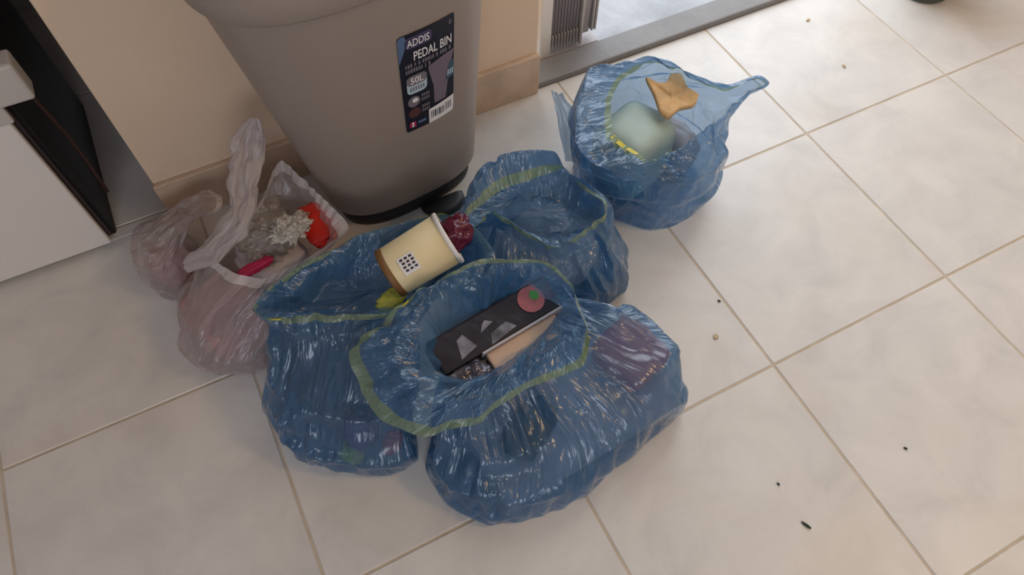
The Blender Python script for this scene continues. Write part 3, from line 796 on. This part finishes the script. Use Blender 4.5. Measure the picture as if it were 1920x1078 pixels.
# cream paper tub in the left bag
p0 = Vector((.657, .740, .196)); p1 = Vector((.760, .741, .226)); ax = (p1 - p0).normalized(); LN = (p1 - p0).length
ux = ax.orthogonal().normalized(); uy = ax.cross(ux)
def lathe(name, prof, mat, parent, n=40):
    vs = []; fs = []
    for (h_, r) in prof:
        for k in range(n):
            a = 2 * math.pi * k / n; vs.append(p0 + ax * h_ + (ux * math.cos(a) + uy * math.sin(a)) * r)
    for i in range(len(prof) - 1):
        for k in range(n): fs.append((i * n + k, i * n + (k + 1) % n, (i + 1) * n + (k + 1) % n, (i + 1) * n + k))
    return link(name, mesh(name, vs, fs), mat, parent, True)
tb = empty('paper_tub', p0, 'cream paper tub lying on its side in the left blue bag', 'tub')
lathe('wall', [(.010, .0395), (.014, .0398), (LN - .004, .0415), (LN - .004, .0395), (.012, .037), (.012, .001)], M['cream'], tb)
lathe('base_band', [(.003, .001), (.003, .036), (.0, .0385), (.001, .0405), (.011, .0405), (.0115, .0385)], M['brown'], tb)
lathe('lip', [(LN - .006, .0412), (LN - .005, .0432), (LN - .001, .0437), (LN + .001, .0425), (LN + .001, .041), (LN - .004, .0398)], M['paper'], tb)
camv = Vector(tuple(CC)) - (p0 + ax * LN * .45)
nrm = (camv - ax * camv.dot(ax)).normalized(); tng = ax.cross(nrm)
def tub_pt(a, b, lift):      # a along the axis, b round the wall (metres)
    an = b / .0405
    return p0 + ax * a + (nrm * math.cos(an) + tng * math.sin(an)) * (.0405 + lift)
def tub_patch(name, a0, a1, b0_, b1_, lift, mat, parent):
    vs = []; fs = []; n = 8
    for k in range(n + 1):
        b = b0_ + (b1_ - b0_) * k / n; vs += [tub_pt(a0, b, lift), tub_pt(a1, b, lift)]
    for k in range(n): fs.append((2 * k, 2 * k + 2, 2 * k + 3, 2 * k + 1))
    return link(name, mesh(name, vs, fs), mat, parent)
st = tub_patch('sticker', .026, .052, -.012, .016, .0008, M['paper'], tb)
for k in range(3):
    for q in range(4):
        a_ = .029 + .0075 * k + (.001 if q % 2 else 0); b_0 = -.009 + .0056 * q
        tub_patch('lettering', a_, a_ + .0048, b_0, b_0 + .0034, .0013, M['ink'], st)
packet('crumpled_wrapper', tuple(p0 + ax * (LN + .006)), (.055, .05, .066), M['maroon'], 6, 'shiny maroon wrapper stuffed in the cream paper tub', 'wrapper', (.2, .5, .3), 2.6, .3)
packet('crumpled_wrapper', (.540, .695, .055), (.17, .14, .095), M['grey_dark'], 7, 'dark grey wrapper filling the left blue bag', 'wrapper', (0, 0, .3), 3, .2)
packet('crumpled_wrapper', (.528, .578, .072), (.05, .05, .06), M['purple'], 8, 'purple wrapper showing through the front of the left blue bag', 'wrapper', (0, .2, .3), 3, .2)
packet('crumpled_wrapper', (.508, .572, .035), (.045, .035, .04), M['lime'], 9, 'yellow-green wrapper low in the front of the left blue bag', 'wrapper', (0, 0, .9), 3, .2)
packet('crumpled_wrapper', (.565, .548, .05), (.03, .025, .06), M['red'], 10, 'red wrapper at the front corner of the left blue bag', 'wrapper', (0, .3, 0), 3, .2)
packet('crumpled_wrapper', (.645, .71, .172), (.05, .03, .025), M['lime'], 12, 'yellow-green wrapper under the cream paper tub', 'wrapper', (0, 0, .4), 3, .25)

# right bag contents
def slice_toast(name, c, w_, h_, t_, rot, mat, label):
    bm = bmesh.new(); n = 22
    out = [(-.46, .32), (-.25, .25), (-.05, .28), (.08, .47), (.25, .43), (.34, .14), (.50, -.08), (.40, -.26), (.12, -.29), (-.12, -.47), (-.27, -.35), (-.35, .0)]
    P = crs(np.array(out), np.linspace(0, len(out), 60, endpoint=False), True, 0.5)
    rings_ = []
    for (s_, zz) in ((.0, .30), (.45, .34), (.8, .42), (.95, .5), (1.0, .25), (1.0, -.25), (.95, -.5), (.6, -.5)):
        rings_.append([bm.verts.new((p[0] * w_ * max(s_, .02), p[1] * h_ * max(s_, .02), zz * t_ + .35 * t_ * mnoise.noise(Vector((p[0] * 4, p[1] * 4, s_))) + .012 * ((p[0] * s_) ** 2) * 4)) for p in P])
    for a, b in zip(rings_[:-1], rings_[1:]):
        for k in range(60): bm.faces.new((a[k], a[(k + 1) % 60], b[(k + 1) % 60], b[k]))
    bm.faces.new(rings_[0][::-1]); bm.faces.new(rings_[-1])
    bmesh.ops.recalc_face_normals(bm, faces=bm.faces[:])
    o = link(name, bm_mesh(name, bm), mat, None, True); o.location = c; o.rotation_euler = rot
    return tag(o, label, 'bread')
slice_toast('bread_piece', tuple(at(1257, 181, .184)), .094, .108, .012, (.12, .0, -.43), M['bread'], 'brown toasted bread piece in the mouth of the blue bag by the doorway')
packet('food_tub', (1.185, .862, .09), (.13, .12, .15), M['palecup'], 14, 'pale grey-green tub inside the blue bag by the doorway', 'tub', (0, 0, .3), 5, .04)
packet('crumpled_wrapper', (1.283, .865, .06), (.055, .11, .10), M['grey_card'], 15, 'grey wrapper under the bread inside the blue bag by the doorway', 'wrapper', (0, 0, .3), 4, .15)
packet('crumpled_wrapper', (.94, .75, .055), (.18, .16, .09), M['grey_card'], 16, 'grey wrapper inside the gathered middle blue bag', 'wrapper', (0, 0, .3), 3, .15)

# white bag contents
packet('crumpled_wrapper', (.405, .875, .053), (.135, .15, .095), M['mauve'], 17, 'mauve crumpled paper filling the lower part of the white bag', 'wrapper', (0, 0, .4), 3, .16)
packet('crumpled_wrapper', (.505, .925, .10), (.10, .12, .055), M['grey_card'], 18, 'grey crumpled paper under the clear wrap in the white bag', 'wrapper', (0, 0, .4), 3, .16)
packet('crisp_packet', tuple(at(594, 420, .146)), (.056, .078, .02), M['red'], 19, 'bright red packet at the right side of the white bag', 'packet', (.1, -.2, .27), 5, .2)
packet('crisp_packet', tuple(at(478, 501, .140)), (.06, .016, .014), M['magenta'], 20, 'magenta packet edge along the front rim of the white bag', 'packet', (0, 0, .15), 4, .25)
cw = packet('clear_wrap', tuple(at(495, 435, .140)), (.10, .12, .05), M['clear'], 21, 'crumpled clear plastic wrap on top of the white bag', 'wrapper', (0, 0, .3), 2.5, .55, None, 4.5)
packet('highlight_tuft', tuple(at(545, 428, .168)), (.06, .05, .026), M['tuft'], 28, 'added cream-white tuft for the highlights between clear wrap and red packet', 'wrapper', (0, 0, .3), 2.4, .75, None, 3.2)  # added piece, its pale colour stands for glints on the crumpled wrap
packet('crumpled_wrapper', (.336, 1.035, .043), (.075, .085, .068), M['mauve'], 22, 'mauve crumpled paper inside the small bag by the skirting', 'wrapper', (0, 0, .4), 2.6, .14)
packet('paper_scrap', tuple(at(266, 488, .05)), (.014, .02, .006), M['paper'], 23, 'small white paper scrap at the edge of the small bag', 'scrap', (0, .2, .4), 5, .1)

# crumbs and specks on the floor
def crumb(u, v, l, w_, rot, mat, label, seed):
    p = at(u, v, .0)
    o = packet('floor_crumb', (p[0], p[1], .0016), (l, w_, .003), mat, seed, label, 'crumb', (0, 0, rot), 2.5, .3)
    return o
crumb(1511, 985, .016, .004, -1.15, M['dirt'], 'dark green fleck on the tile at lower right', 31)
crumb(1697, 841, .006, .003, -.9, M['dirt'], 'tiny dark speck on the tile right of the dark fleck', 32)
crumb(1348, 565, .006, .003, -.9, M['dirt'], 'tiny dark speck beside the tile joint right of the bags', 33)
crumb(1342, 632, .011, .008, .4, M['dirt2'], 'pale brown crumb on the tile right of the front bag', 34)
crumb(1515, 38, .012, .007, .4, M['dirt2'], 'pale brown crumb near the doorway threshold', 35)
crumb(1582, 124, .012, .007, 1.2, M['dirt2'], 'pale brown crumb on the tile right of the doorway bag', 36)
crumb(1459, 908, .005, .003, -1.3, M['dirt'], 'tiny dark speck left of the dark fleck', 37)

# dark pot base just entering at the top edge
prof = [(.0, .0), (.055, .0), (.062, .006), (.075, .16), (.082, .165), (.082, .18), (.07, .18), (.06, .02), (.0, .02)]
vs = []; fs = []; n = 40
pc = at(1730, -20, 0)
for (r, z) in prof:
    for k in range(n):
        a = 2 * math.pi * k / n; vs.append((pc[0] + max(r, .001) * math.cos(a), pc[1] + max(r, .001) * math.sin(a), z + .001))
for i in range(len(prof) - 1):
    for k in range(n): fs.append((i * n + k, i * n + (k + 1) % n, (i + 1) * n + (k + 1) % n, (i + 1) * n + k))
o = link('dark_container', mesh('dark_container', vs, fs), M['darkgreen'], None, True)
tag(o, 'dark round base just entering at the top edge, right of the doorway', 'container')

# the film parts of the blue bags share one group
for o in (FB, LB, MB, RB): o['group'] = GB
